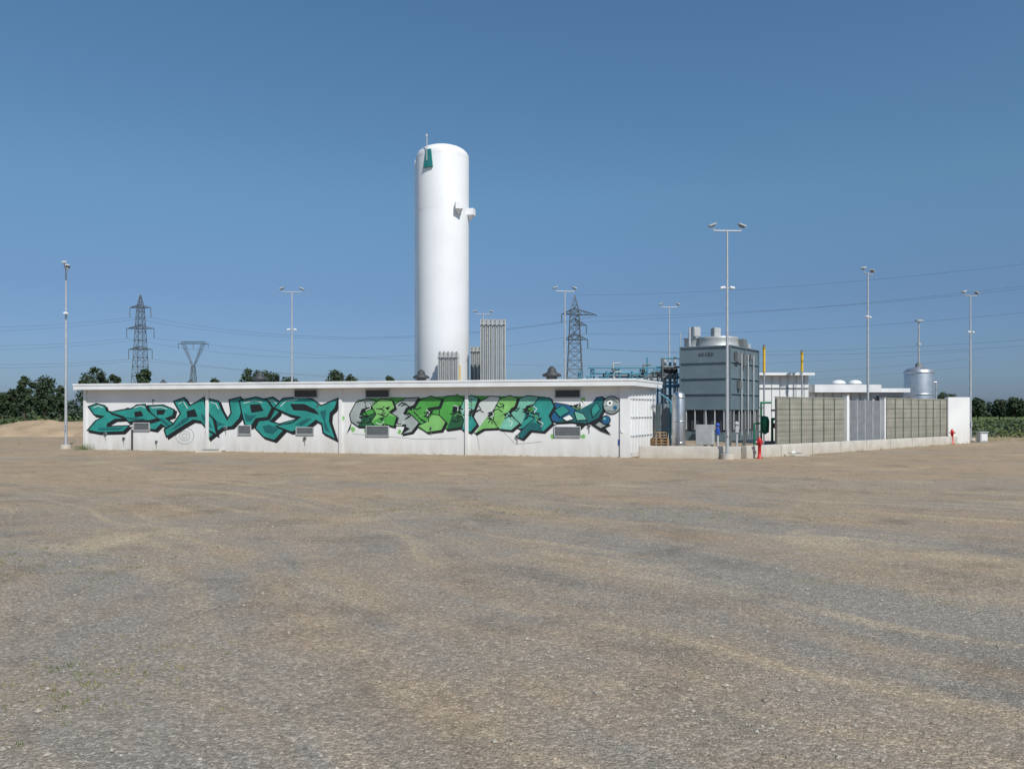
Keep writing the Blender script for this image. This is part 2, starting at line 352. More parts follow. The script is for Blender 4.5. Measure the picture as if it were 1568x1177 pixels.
Rt_=[
 ([(536,634),(545,617),(562,611),(574,614),(570,622),(554,626),(550,636),(564,638),(577,631),(584,642),(574,653),(548,652),(538,645)],'g_grey','g_dgrn'),
 ([(570,622),(584,611),(600,613),(604,624),(595,631),(607,638),(603,652),(588,648),(580,655),(569,646),(577,634)],'g_lgrn','g_grn'),
 ([(598,633),(607,618),(622,610),(640,609),(633,620),(622,624),(618,632),(630,636),(641,647),(630,661),(616,664),(623,650),(608,648)],'g_grey','g_lgrn'),
 ([(634,628),(643,614),(660,607),(676,612),(672,622),(656,624),(654,633),(672,636),(682,646),(676,658),(654,661),(641,652),(654,646),(644,640)],'g_grn','g_lgrn'),
 ([(673,618),(684,607),(700,606),(713,612),(707,622),(694,622),(692,631),(709,630),(713,642),(705,654),(684,657),(674,646)],'g_grn','g_dgrn'),
 ([(705,628),(711,612),(722,606),(732,610),(727,624),(722,636),(730,650),(720,661),(708,657),(711,643)],'g_mint','g_teal'),
 ([(722,637),(735,616),(750,607),(764,608),(768,620),(756,626),(751,634),(771,641),(762,655),(740,656),(728,663),(720,652)],'g_ltg','g_lgrn'),
 ([(757,628),(766,611),(781,606),(792,610),(788,622),(778,630),(786,640),(795,648),(783,658),(765,656),(757,645)],'g_lgrn','g_mint'),
 ([(782,636),(792,612),(808,606),(824,608),(820,618),(806,621),(802,630),(820,629),(828,637),(816,652),(796,656),(785,650)],'g_mint','g_teal'),
 ([(816,622),(826,609),(842,610),(848,622),(840,636),(845,648),(832,660),(812,658),(800,671),(792,668),(806,652),(819,642)],'g_teal','g_teal2'),
 ([(838,628),(850,617),(868,620),(880,624),(893,631),(905,622),(914,609),(923,608),(926,622),(916,640),(898,648),(874,645),(852,646),(840,640)],'g_blue','g_teal2'),
]
for i,(pts,k,k2) in enumerate(Rt_):
    B0=1+(i%2)*4; cx=sum(p[0] for p in pts)/len(pts); cy=sum(p[1] for p in pts)/len(pts)
    flat([(a+2.4,b_+2.2) for a,b_ in expand(pts,1.5)],'g_blk',B0); flat(expand(pts,1.4),'g_blk',B0+0.5)
    flat(pts,k,B0+1)
    n_=len(pts); j0=n_//2
    mid_=[(cx+(a-cx)*0.45,cy+(b_-cy)*0.45) for a,b_ in pts]
    if i!=2: flat([pts[j] for j in range(j0,n_-1)]+[mid_[n_-2],mid_[j0]],k2,B0+2)
    for k_ in range(6):
        a=rd.choice([0.6,-0.7,2.3,1.2])+rd.uniform(-.3,.3); x0,y0=cx+rd.uniform(-14,11),cy+rd.uniform(-16,13)
        line([(x0,y0),(x0+8*math.cos(a),y0+6*math.sin(a)),(x0+13*math.cos(a+.7),y0+10*math.sin(a+.7))],('g_blk','g_blk','g_wht','g_blk','g_blk','g_lgrn')[k_],8.5+0.4*k_,(1.6,1.3,1.0,1.5,1.1,1.0)[k_])
    for k_ in range(2):
        ox,oy=cx+rd.uniform(-7,7),cy+rd.uniform(-9,9); flat([(ox-4,oy-1),(ox+4,oy-3),(ox+1,oy+3)],'g_blk',B0+3+0.3*k_)
for p,q in((560,659),(540,657),(893,668),(612,661),(644,655),(700,606),(893,612),(846,668),(525,640)):
    flat([(p+rd.uniform(2.5,4.5)*math.cos(t*0.9),q+rd.uniform(2.5,4.5)*math.sin(t*0.9)) for t in range(7)],'g_lgrn',0.5)
for pts,k in(([(850,628),(862,621),(872,629),(858,638)],'g_teal'),([(880,630),(893,634),(898,642),(884,643)],'g_mint'),([(906,626),(914,617),(919,626),(908,638)],'g_teal'),([(862,640),(872,635),(878,641),(868,644)],'g_wht')):
    flat(expand(pts,1.0),'g_blk',11.2); flat(pts,k,11.8)
circ(937,620,14,'g_blk',12.2); circ(937,620,12.5,'g_grey',12.7); circ(934,617,4.4,'g_wht',13.2); circ(934,617,1.8,'g_blk',13.6); circ(942,624,3.2,'g_blue',13.2)
line([(928,614),(937,611),(946,616)],'g_blk',14,1.1); line([(930,628),(937,630),(944,628)],'g_blk',14,1.1); line([(925,622),(930,621)],'g_blk',14,1)
circ(928,643,7.5,'g_blk',12.2); circ(928,643,6,'g_blue',12.7); circ(926,641,2,'g_mint',13.2)
for pts in([(905,650),(916,642),(936,651),(927,655),(936,666),(920,660)],[(882,650),(900,648),(890,658)],[(540,642),(531,664),(537,656)],[(620,652),(616,664),(628,656)],[(858,646),(840,654),(852,650)]): flat(pts,'g_blk',8)
flat([(912,650),(918,646),(928,651),(920,655)],'g_grey',8.3)
for rr in (14,8,4):
    line([(283+rr*math.cos(t*.3),667+rr*0.9*math.sin(t*.3)) for t in range(22)],'g_grey',0.4,0.9)
for pts in([(540,664),(640,672),(700,671)],[(730,662),(735,690)],[(770,660),(790,680),(830,676)]): line(pts,'g_grey',0.3,0.7)
g.build('graffiti',bld)

# ---------------- white cryogenic tank ----------------
D=45.0; tx=X(678,D); r=1.53
b=Bd()
zt=Z(225,D)
prof=[(r*0.98,0.0),(r*0.98,0.9),(r,1.0),(r,zt-0.68)]
for i in range(1,9):
    a=i/8*math.pi/2; prof.append((max(r*math.cos(a)**0.8,0.001),zt-0.68+0.66*math.sin(a)))
b.lathe((tx,D,0),prof,'tank',64)
for zz in(1.0,5.2,9.4,13.5,zt-0.8): b.lathe((tx,D,zz),[(r+0.001,-0.015),(r+0.008,0),(r+0.001,0.015)],'tank',64)
def onshell(p,off): 
    ux=(X(p,D-1.4)-tx); ux=max(-r*0.98,min(r*0.98,ux)); return Vector((tx+ux*(1+off/r),D-math.sqrt(r*r-ux*ux)*(1+off/r),0))
zb,zc=Z(257,D-1.3),Z(230,D-1.3)
vs=[]
for p,z in((650,zb),(657,zb),(663.5,zb),(661,zc),(657.5,zc),(654,zc)):
    v=onshell(p,0.12); vs.append(Vector((v.x,v.y,z)))
vs2=[v+Vector((0.03,0.14,0)) for v in vs]
b.add(vs+vs2,[(0,1,4,5),(1,2,3,4),(0,5,11,6),(2,8,9,3),(0,6,7,1),(1,7,8,2),(3,9,10,4),(4,10,11,5)],'teal')
v=onshell(655,0.1); b.cyl((v.x,v.y,Z(258,D)),(v.x,v.y,Z(207,D-1.3)),0.035,0.03,'pole',8)
b.box((v.x,v.y,Z(209,D-1.3)),(0.1,0.1,0.14),'ltg')
for p,off in((699.5,0.18),(721.5,0.22)):
    v=onshell(min(p,714),off) if p<710 else Vector((X(720.5,D),D-0.3,0))
    z0,z1=Z(322 if p<710 else 324,D-1.2),Z(311 if p<710 else 314,D-1.2)
    b.box((v.x,v.y,(z0+z1)/2),(0.42,0.5,z1-z0),'roofw',0.2 if p<710 else 1.3)
    q=[(v.x-0.2,v.y-0.22,z0),(v.x+0.2,v.y-0.22,z0),(v.x+0.2,v.y+0.22,z0),(v.x-0.2,v.y+0.22,z0),(v.x,v.y+0.15,z0-0.3)]
    b.add(q,[(0,1,4),(1,2,4),(2,3,4),(3,0,4)],'roofw')
b.path([(tx-r-0.06,D-0.2,1),(tx-r-0.06,D-0.2,zt-0.9),(tx-r+0.35,D-0.2,zt-0.35)],0.03,'tank')
for i in range(12): b.box((tx-r-0.02,D-0.2,1.5+i*1.2),(0.12,0.05,0.05),'tank')
b.path([(tx+1.1,D-1.9,0),(tx+1.1,D-1.9,Z(560,43)),(tx+0.8,D-1.3,Z(560,43))],0.06,'yel')
b.build('cryogenic_storage_tank')

# ---------------- finned vaporizers ----------------
def vap(px,D,wpx,ytop,nx,ny):
    b=Bd(); wd=wpx/1180*D; x0=X(px,D); zt=Z(ytop,D); st=wd/nx
    for i in range(nx):
        for j in range(ny):
            x=x0-wd/2+st*(i+0.5); y=D+st*j
            for a in(0.3,0.3+math.pi/2): b.box((x,y,(0.5+zt)/2),(st*0.82,0.012,zt-0.5),'alu',a)
            for a in(0.3+math.pi/4,0.3-math.pi/4): b.box((x,y,(0.5+zt)/2),(st*0.55,0.012,zt-0.52),'alu',a)
            b.cyl((x,y,0.45),(x,y,zt+0.05),0.025,0.025,'alu',6)
    for zz in(0.6,zt*0.5,zt-0.25):
        for y in(D-st*0.45,D+st*(ny-0.55)): b.box((x0,y,zz),(wd,0.04,0.06),'alu')
    for i in range(nx): b.path([(x0-wd/2+st*(i+.5),D,zt+0.03),(x0-wd/2+st*(i+.5),D+st*(ny-1),zt+0.03)],0.022,'alu',6)
    for sx in(-1,1):
        for y in(D,D+st*(ny-1)): b.cyl((x0+sx*wd*0.47,y,0),(x0+sx*wd*0.47,y,0.55),0.04,0.04,'galv',6)
    b.build('ambient_vaporizer')
vap(755,43,40,489,6,5); vap(686,42,32,539,5,5); vap(728.5,46,17,531,3,4)

# ---------------- lamp posts ----------------
def lamp(px,D,yaw,mid=True,hgt=9.4):
    b=Bd(); x=X(px,D); c_,s_=math.cos(yaw),math.sin(yaw)
    b.cyl((x,D,-0.1),(x,D,0.22),0.28,0.26,'conc',16)
    b.cyl((x,D,0.22),(x,D,0.25),0.16,0.16,'galv',12)
    b.cyl((x,D,0.2),(x,D,hgt),0.075,0.038,'pole',12)
    b.box((x+0.0,D-0.1,1.1),(0.09,0.05,0.3),'galv')
    b.cyl((x-0.58*c_,D-0.58*s_,hgt-0.05),(x+0.58*c_,D+0.58*s_,hgt-0.05),0.03,0.03,'pole',8)
    for k in(-1,1):
        ex,ey=x+0.56*k*c_,D+0.56*k*s_
        b.cyl((ex,ey,hgt-0.06),(ex,ey,hgt+0.12),0.022,0.022,'pole',8)
        rot=Matrix.Rotation(yaw,3,'Z')@Matrix.Rotation(k*R(20),3,'Y')
        b.box((ex+0.06*k*c_,ey+0.06*k*s_,hgt+0.18),(0.32,0.22,0.07),'ltg',rot=rot,bev=0.015)
        b.box((ex+0.05*k*c_,ey+0.05*k*s_,hgt+0.135),(0.22,0.16,0.03),'midg',rot=rot)
    if mid:
        b.cyl((x-0.2*c_,D-0.2*s_,7),(x+0.2*c_,D+0.2*s_,7),0.022,0.022,'pole',8)
        for k in(-1,1):
            rot=Matrix.Rotation(yaw,3,'Z')@Matrix.Rotation(k*R(12),3,'Y')
            b.box((x+0.2*k*c_,D+0.2*k*s_,7.02),(0.2,0.18,0.09),'g_wht',rot=rot,bev=0.02)
    b.build('lamp_post',origin=(x,D,0))
lamp(101,40,R(113)); lamp(447,48,R(5)); lamp(740,59,R(0),False); lamp(865,47.7,R(10),False); lamp(1025,55,R(0),False); lamp(1113.5,31.6,R(3)); lamp(1329,41.5,R(45)); lamp(1486,49.5,R(25))

# ---------------- compound perimeter ----------------
C=Vector((9.6,31.9,0)); E=Vector((27.8,47.2,0)); ce=(E-C).normalized(); cn=Vector((ce.y,-ce.x,0)); ca=math.atan2(ce.y,ce.x)
b=Bd()
S=Vector((5.35,32.55,0))
def seg(b,P0,P1,h0,k,t=0.25,off=0,z0=-0.15,bev=0.02):
    dd=(P1-P0); a=math.atan2(dd.y,dd.x); nn=Vector((dd.y,-dd.x,0)).normalized(); c_=(P0+P1)/2+nn*off
    b.box((c_.x,c_.y,(h0+z0)/2),(dd.length,t,h0-z0),k,a,bev=bev)
seg(b,S,C-(C-S).normalized()*0.13,0.50,'conc')
n_=9
for i in range(n_):
    P0=C+(E-C)*(i/n_)+ce*0.01; P1=C+(E-C)*((i+1)/n_)-ce*0.01
    seg(b,P0,P1,0.52-0.008*i,'conc')
b.build('low_concrete_wall')
def onCE(p,off=0.35): 
    O=C-cn*off; r_=(p-784)/1180; s_=(r_*O.y-O.x)/(ce.x-r_*ce.y); return O+ce*s_
def panels(p0,p1,h0,name):
    b=Bd(); P0,P1=onCE(p0),onCE(p1); Ln=(P1-P0).length; k=max(1,round(Ln/1.0)); w_=Ln/k
    for i in range(k):
        c_=P0+ce*(w_*(i+.5)); 
        for j in range(5):
            hh=h0/5; b.box((c_.x,c_.y,hh*(j+.5)),(w_-0.02,0.12,hh-0.01),'tan',ca,bev=0.006)
        p=P0+ce*(w_*i)
        if i: b.box((p.x+cn.x*0.07,p.y+cn.y*0.07,h0/2+0.02),(0.05,0.05,h0+0.03),'mesh',ca)
    nv=int(Ln/0.2)
    for i in range(nv+1):
        p=P0+ce*(Ln*i/nv)+cn*0.11; b.cyl((p.x,p.y,0.4),(p.x,p.y,h0+0.02),0.004,0.004,'mesh',4,False)
    for j in range(10):
        z=0.45+j*(h0-0.45)/9; a_=P0+cn*0.118; c2=P1+cn*0.118; b.cyl((a_.x,a_.y,z),(c2.x,c2.y,z),0.005,0.005,'mesh',4,False)
    c_=(P0+P1)/2-cn*0.02; b.box((c_.x,c_.y,h0/2-0.01),(Ln-0.02,0.07,h0-0.03),'tan2',ca)
    c_=(P0+P1)/2; b.box((c_.x,c_.y,h0+0.035),(Ln,0.16,0.05),'tan',ca,bev=0.01)
    b.build(name)
panels(1188,1291,2.55,'precast_concrete_wall'); panels(1356,1448,2.6,'precast_concrete_wall')
for p,w_,h_ in((1295,0.22,2.72),(1352,0.16,2.65)):
    b=Bd(); c_=onCE(p,0.25); b.box((c_.x,c_.y,h_/2),(w_,0.25,h_),'wall',ca,bev=0.01); b.box((c_.x,c_.y,h_+0.015),(w_+0.05,0.3,0.03),'conc',ca,bev=0.008); b.build('concrete_pillar')
# open bar fence between the two walls
b=Bd(); P0,P1=onCE(1300),onCE(1349); Ln=(P1-P0).length
for i in range(30):
    c_=P0+ce*(Ln*i/29); big_=(i%7==0)
    b.box((c_.x,c_.y,1.42),(0.06 if big_ else 0.022,0.05,2.3 if big_ else 2.15),'ltg',ca)
for z in(0.42,1.45,2.46): c_=(P0+P1)/2-cn*0.045; b.box((c_.x,c_.y,z),(Ln,0.03,0.04),'ltg',ca)
b.build('metal_bar_fence')
b=Bd(); c_=(onCE(1305,1.6)+onCE(1345,1.6))/2
b.box((c_.x,c_.y,0.75),(1.9,0.6,1.3),'ltg',ca,bev=0.03); b.box((c_.x,c_.y,0.07),(2.1,0.8,0.14),'conc',ca)
b.path([(c_.x-.4,c_.y,1.3),(c_.x-.4,c_.y,2.1),(c_.x+.7,c_.y+.5,2.1)],0.06,'steel'); b.box((c_.x+cn.x*.31,c_.y+cn.y*.31,0.85),(0.7,0.02,0.6),'midg',ca)
b.build('equipment_cabinet')
b=Bd(); P0=onCE(1449,0.3); P2=P0+Vector((1.5,0.35,0))
c_=(P0+P2)/2; b.box((c_.x,c_.y,1.38),((P2-P0).length,0.3,2.8),'wall',0.22,bev=0.02)
c_=P2+Vector((0.1,1.6,0)); b.box((c_.x-0.1,c_.y+0.1,1.35),(0.28,3.0,2.7),'wall',0,bev=0.02)
b.build('white_end_wall')

# ---------------- white plant building behind ----------------
pb=empty('plant_building')
b=Bd()
def rb(p0,p1,D,y0,dep,k,z0=0):
    x0,x1=X(p0,D),X(p1,D); zt=Z(y0,D); b.box(((x0+x1)/2,D+dep/2,(zt+z0)/2),(x1-x0,dep,zt-z0),k)
    return x0,x1,zt
x0,x1,zt=rb(1163,1238,46,575,5,'wall')
x2,x3,zt2=rb(1238.2,1384,46.5,601,6,'wall')
b.build('walls',pb)
b=Bd()
b.box(((x0+x1)/2,48.4,zt+0.08),(x1-x0+0.4,5.7,0.15),'roofw'); 
zf=Z(589,46.2); xm=X(1347,46); b.box(((x1+xm)/2+0.13,48.7,(zf+zt2)/2),(xm-x1-0.3,5.9,zf-zt2-0.01),'roofw')
b.box(((xm+x3)/2+0.1,48.9,zt2+0.13),(x3-xm+0.2,5.5,0.24),'roofw')
b.build('roof',pb)
b=Bd()
for i in range(6):
    xx=x0+0.25+i*(x1-x0-0.5)/5; b.box((xx,45.98,(zt)/2),(0.03,0.03,zt),'ltg')
b.box(((x0+x1)/2,45.97,zt-0.75),(x1-x0,0.04,0.05),'midg')
for p in(1250,1262,1276,1290,1304,1318,1333): xx=X(p,46.4); b.box((xx,46.46,zt2/2+0.1),(0.05,0.06,zt2),'ltg')
for p,s in((1284,0.42),(1309,0.4)):
    xx=X(p,48); b.cyl((xx,48,zf-0.1),(xx,48,zf+0.12),s*0.7,s*0.7,'roofw',20); b.lathe((xx,48,zf+0.12),[(s,0),(s,0.06),(s*0.8,0.16),(s*0.4,0.22),(0.001,0.24)],'roofw',20)
b.box((X(1363,46.2),46.3,zt2-0.35),(1.4,0.3,0.3),'dark')
b.build('fittings',pb)
def yp(p,D,y0,y1,nm):
    b=Bd(); x=X(p,D); b.cyl((x,D,0),(x,D,Z(y1,D)),0.05,0.05,'galv',8); b.cyl((x,D,Z(y1,D)),(x,D,Z(y0,D)),0.075,0.075,'yel',10); b.box((x,D,Z(y0,D)+0.1),(0.1,0.1,0.2),'midg'); b.cyl((x,D,Z(y0,D)),(x,D,Z(y0,D)+0.04),0.12,0.12,'yel',10); b.build(nm)
yp(1170,43,533,570,'yellow_vent_pipe'); yp(1228,45,541,569,'yellow_vent_pipe')

# stainless tank on the right
D=49; x=X(1407,D); b=Bd(); r=0.86; zt=Z(561,D)
b.lathe((x,D,0),[(r,0.8),(r,zt-0.35)]+[(max(.1,r*math.cos(a*math.pi/16)),zt-0.35+0.33*math.sin(a*math.pi/16)) for a in range(1,8)],'steel',40)
for zz in(1.2,3.0,zt-0.4): b.lathe((x,D,zz),[(r+.002,-0.05),(r+0.03,-0.04),(r+0.03,0.04),(r+.002,0.05)],'steel',40)
for a in(0.5,2.0,3.6,5.2): b.cyl((x+r*0.8*math.cos(a),D+r*0.8*math.sin(a),0),(x+r*0.8*math.cos(a),D+r*0.8*math.sin(a),0.9),0.07,0.07,'steel',8)
b.cyl((x,D,zt-0.1),(x,D,zt+0.22),0.26,0.16,'midg',16)
b.cyl((x,D,zt+0.2),(x,D,Z(492,D)),0.06,0.05,'galv',10)
b.box((x,D,Z(491,D)),(0.35,0.35,0.1),'galv'); b.box((x,D,Z(527,D)),(0.2,0.2,0.15),'galv')
b.path([(x+r,D,zt-1),(x+r+0.25,D,zt-1),(x+r+0.25,D,1)],0.05,'steel')
b.build('stainless_steel_tank')

# ---------------- cooling tower ----------------
b=Bd()
cc=Vector((X(1118,36),36,0)); cl=Vector((X(1042,37.2),37.2,0)); cr=Vector((X(1161,39.2),39.2,0)); cb=cl+cr-cc
z0=2.05; z1=Z(529,36)
slab(b,[cl,cc,cr,cb],z0,z1,'cool')
def faceseams(P0,P1,nv):
    dd=P1-P0; a=math.atan2(dd.y,dd.x); nn=Vector((dd.y,-dd.x,0)).normalized()
    for k in range(5):
        z=z0+(z1-z0)*k/4; c_=(P0+P1)/2+nn*0.02; b.box((c_.x,c_.y,z),(dd.length+0.06,0.08,0.06),'cool',a)
    for i in range(nv+1):
        c_=P0+dd*(i/nv)+nn*0.015; b.box((c_.x,c_.y,(z0+z1)/2),(0.07,0.07,z1-z0-0.08),'cool',a)
faceseams(cl,cc,1); faceseams(cc,cr,2)
dd=(cc-cl).normalized(); nn=Vector((dd.y,-dd.x,0)); a=math.atan2(dd.y,dd.x)
for i in range(5):
    c_=cl+dd*(0.95+i*0.15)+nn*0.012; b.box((c_.x,c_.y,z1-0.36),(0.09 if i!=2 else 0.06,0.03,0.13 if i!=3 else 0.18),'dark',a)
    b.box((c_.x,c_.y,z1-0.36),(0.04,0.036,0.05),'cool',a)
dr=(cr-cc).normalized(); nn2=Vector((dr.y,-dr.x,0)); ar=math.atan2(dr.y,dr.x)
for t,z,w_,h_ in((0.7,z1-0.5,0.4,0.5),(1.6,z1-0.6,0.3,0.6),(2.5,z1-0.4,0.3,0.3),(1.0,z1-1.8,.25,.4)):
    c_=cc+dr*t+nn2*0.1; b.box((c_.x,c_.y,z),(w_,0.15,h_),'midg',ar,bev=0.01)
for t in(1.3,2.2,3.0):
    p=cc+dr*t+nn2*0.09; b.cyl((p.x,p.y,0.8),(p.x,p.y,z1-0.3),0.035,0.035,'ltg',8)
q=(cl+cc+cr+cb)/4
for P_ in(cl,cc,cr,cb,(cl+cc)/2,(cc+cr)/2):
    p=P_+(q-P_)*0.03; b.box((p.x,p.y,z0/2),(0.13,0.13,z0),'midg',a)
inner=[q+(P_-q)*0.9 for P_ in(cl,cc,cr,cb)]; slab(b,inner,1.0,z0-0.01,'dark')
for P0,P1 in((cl,cc),(cc,cr)):
    d3=P1-P0; a3=math.atan2(d3.y,d3.x)
    for t in(0.12,0.3,0.52,0.7,0.88):
        c_=P0+d3*t; b.box((c_.x,c_.y,1.55),(0.05,0.05,0.95),'ltg',a3)
basin=[q+(P_-q)*0.97 for P_ in(cl,cc,cr,cb)]; slab(b,basin,0.55,0.98,'cool')
c_=cl+dd*1.3+nn*0.35; b.box((c_.x,c_.y,0.85),(0.8,0.4,0.95),'ltg',a,bev=0.02)
f=q; fx=f.x-0.15; fy=f.y
b.lathe((fx,fy,z1),[(1.10,0),(1.02,0.12),(0.98,0.45),(1.03,0.55),(1.0,0.56),(0.95,0.5),(0.95,0.05)],'alu',40)
b.cyl((fx,fy,z1+0.02),(fx,fy,z1+0.04),0.95,0.95,'dark',32)
b.lathe((fx-1.15,fy+0.3,z1),[(0.42,0),(0.42,0.5),(0.5,0.55)],'ltg',24)
for p,dy in((1065,0.5),(1096,0.9)):
    x=X(p,f.y+dy); b.box((x,f.y+dy,z1+0.9),(0.38,0.38,0.5),'ltg',0.3,bev=0.03); b.cyl((x,f.y+dy,z1),(x,f.y+dy,z1+0.7),0.17,0.17,'ltg',16)
b.cyl((X(1056,37.5),37.5,z1),(X(1056,37.5),37.5,z1+1.0),0.05,0.05,'ltg',8)
for i in range(5):
    p=cl+(cb-cl)*(i/4); b.cyl((p.x,p.y,z1),(p.x,p.y,z1+0.7),0.03,0.03,'galv',6)
p=cc+dr*2.6-nn2*0.4; b.box((p.x,p.y,z1+0.25),(0.5,0.4,0.5),'midg',ar); p=cc+dr*3.4-nn2*.4; b.box((p.x,p.y,z1+0.15),(0.3,0.3,0.35),'ltg',ar)
b.build('cooling_tower')

# ---------------- blue pipe rack ----------------
b=Bd(); D=40
rd=random.Random(3)
xa,xb=X(890,D),X(1046,D)
for i in range(9):
    x=xa+(xb-xa)*i/8; zt=Z(562 if i%2 else 568,D); b.cyl((x,D,0),(x,D,zt),0.045,0.045,'blue',8); b.cyl((x,D+1.4,0),(x,D+1.4,zt),0.045,0.045,'blue',8); b.path([(x,D,zt-0.1),(x,D+1.4,zt-0.1)],0.04,'blue')
for q_,dy,k,rr in((563,0,'blue',0.04),(571,0.1,'blue',0.055),(577,0.4,'blue',0.03),(580,0.9,'ltg',0.06),(585,0.2,'blue',0.05),(568,1.4,'blue',0.05),(574,1.1,'midg',.06),(590,-.1,'blue',.05),(598,0,'blue',.04)):
    b.path([(xa+rd.uniform(0,1.5),D+dy,Z(q_,D)),(xb-rd.uniform(0,1.2),D+dy,Z(q_,D))],rr,k)
for i in range(16):
    x=rd.uniform(xa,xb-0.5); z=Z(rd.uniform(565,590),D); b.path([(x,D-0.05,z),(x,D-0.05,z+0.35),(x+0.4,D-0.05,z+0.35)],0.035,rd.choice(['blue','ltg','midg','blue']))
    b.cyl((x,D-0.12,z-0.05),(x,D-0.12,z+0.08),0.09,0.09,rd.choice(['midg','ltg','dark']),10)
x=X(991,D); b.cyl((x,D,3),(x,D,Z(547,D)),0.04,0.04,'blue',8)
b.build('blue_pipe_rack')
b=Bd(); D=38.5
for p in(1014,1042): b.cyl((X(p,D),D,0),(X(p,D),D,Z(548,D)),0.06,0.06,'midg',8)
for q_ in(548,562,578,592,606): 
    b.cyl((X(1012,D),D,Z(q_,D)),(X(1044,D),D,Z(q_,D)),0.05,0.05,'midg' if q_%4 else 'blue',8)
for p in(1020,1028,1035):
    b.cyl((X(p,D),D+0.3,0),(X(p,D),D+0.3,Z(545+(p%5)*3,D)),0.07,0.07,['ltg','midg','blue'][p%3],10); b.ball((X(p,D),D+0.3,Z(555+p%7*2,D)),0.17,'dark')
    b.cyl((X(p,D),D+0.1,Z(572,D)),(X(p,D),D+0.1,Z(580,D)),0.15,0.15,'midg',12)
for i in range(9): b.cyl((X(1036,D),D-0.15,0.5+i*0.4),(X(1043,D),D-0.15,0.5+i*0.4),0.02,0.02,'blue',6)
for p in(1036,1043): b.cyl((X(p,D),D-0.15,0),(X(p,D),D-0.15,Z(570,D)),0.03,0.03,'blue',6)
b.build('valve_skid')
b=Bd(); D=34.6; x=X(1039,D); zt=Z(600,D)
b.lathe((x,D,0),[(0.26,0.35),(0.29,0.5),(0.29,zt-0.2),(0.25,zt-0.08),(0.14,zt),(0.001,zt+0.02)],'steel',28)
for zz in(0.55,1.5,zt-0.25): b.lathe((x,D,zz),[(0.292,-.03),(0.31,-.03),(0.31,.03),(0.292,.03)],'steel',28)
for a_ in(0.4,2.5,4.6): b.cyl((x+.23*math.cos(a_),D+.23*math.sin(a_),0),(x+.23*math.cos(a_),D+.23*math.sin(a_),.6),.03,.03,'steel',8)
b.cyl((x,D,zt),(x,D,zt+0.2),0.04,0.04,'midg',8)
b.build('steel_pressure_vessel')
b=Bd(); D=35.5
b.box((X(1015,D),D,1.65),(0.5,0.4,1.3),'cool',0.3,bev=0.02); b.box((X(1015,D),D-0.21,1.7),(0.36,0.03,0.9),'midg',0.3)
for p in(1008,1022): b.cyl((X(p,D),D,0),(X(p,D),D,1.1),0.03,0.03,'midg',8)
b.path([(X(1027,D),D,0.2),(X(1027,D),D,2.4),(X(1012,D),D,2.75)],0.04,'blue')
b.build('control_cabinet')
b=Bd(); D=33.8
for i in range(5): b.box((X(1010,D),D-0.05+i*0.01,0.55+i*0.12),(0.75-i*.08,0.4,0.03),'wood',0.2)
for s_ in(-.3,0,.3): b.box((X(1010,D)+s_,D,0.42),(0.08,0.4,0.7),'wood',0.2)
b.build('wooden_crate')
def signalpost(p,D,k,name,ht=1.2):
    b=Bd(); x=X(p,D); b.cyl((x,D,0),(x,D,ht),0.05,0.05,'ltg',10); b.box((x,D-0.03,ht-0.2),(0.16,0.12,0.3),k,bev=0.02); b.ball((x,D,ht+0.06),0.1,k); b.cyl((x,D,0),(x,D,0.04),0.12,0.12,'ltg',12); b.build(name)
signalpost(1099,33.2,'blu2','emergency_post',1.3); signalpost(1128,34,'ltg','emergency_post',1.35)
# green pump
b=Bd(); D=35.0; x=X(1174,D)
b.path([(x-0.25,D,0.1),(x-0.25,D,2.35),(x+0.2,D,2.35)],0.05,'grn'); b.path([(x+0.25,D,0.1),(x+0.25,D,1.6),(x+0.55,D,1.6),(x+.55,D,.3)],0.06,'grn')
b.lathe((x-0.05,D+0.1,0.9),[(0.001,0),(0.18,0.1),(0.2,0.6),(0.15,0.8),(0.001,0.85)],'grn',20)
for zz in(1.0,1.7,2.1): b.cyl((x-.25,D,zz),(x-.25,D,zz+0.05),0.11,0.11,'midg',12)
b.cyl((x+0.45,D-0.15,1.3),(x+0.45,D+0.15,1.3),0.14,0.14,'red',16); b.cyl((x+0.55,D-0.2,1.75),(x+0.55,D-0.16,1.75),0.12,0.12,'red',12)
b.path([(x+0.2,D,2.0),(x+0.75,D,2.0),(x+0.75,D,0.4)],0.045,'ltg'); b.box((x+0.1,D,0.35),(1.0,0.6,0.5),'midg',bev=0.03)
b.ball((x+0.85,D-0.2,1.5),0.11,'midg'); b.cyl((x+.85,D-.2,0.4),(x+.85,D-.2,1.5),.035,.035,'blue',8)
b.path([(x-.5,D+.2,.3),(x-.5,D+.2,1.4),(x-.25,D+.2,1.4)],0.04,'grn')
b.build('green_pump')
def hydrant(p,D):
    b=Bd(); x=X(p,D)
    b.lathe((x,D,-0.02),[(0.13,0),(0.13,0.06),(0.07,0.09),(0.065,0.55),(0.09,0.57),(0.09,0.63),(0.085,0.66),(0.085,0.78),(0.065,0.85),(0.03,0.88),(0.03,0.92),(0.001,0.93)],'red',20)
    for s_ in(-1,1): b.cyl((x,D,0.68),(x+s_*0.14,D-0.03,0.68),0.04,0.04,'red',10); b.cyl((x+s_*0.14,D-.03,0.68),(x+s_*0.17,D-.03,0.68),0.05,0.05,'ltg',10)
    b.cyl((x,D,0.68),(x,D-0.15,0.68),0.045,0.045,'red',10)
    b.build('fire_hydrant',origin=(x,D,0))
hydrant(1163,31.9); hydrant(1458,45.6)
b=Bd(); D=48.5; x=X(1504,D); b.box((x,D,0.3),(0.5,0.4,0.6),'ltg',bev=0.02); b.box((x,D,0.63),(0.58,0.48,0.05),'ltg'); b.box((x,D-.21,.3),(.35,.02,.4),'roofw'); b.build('utility_box')
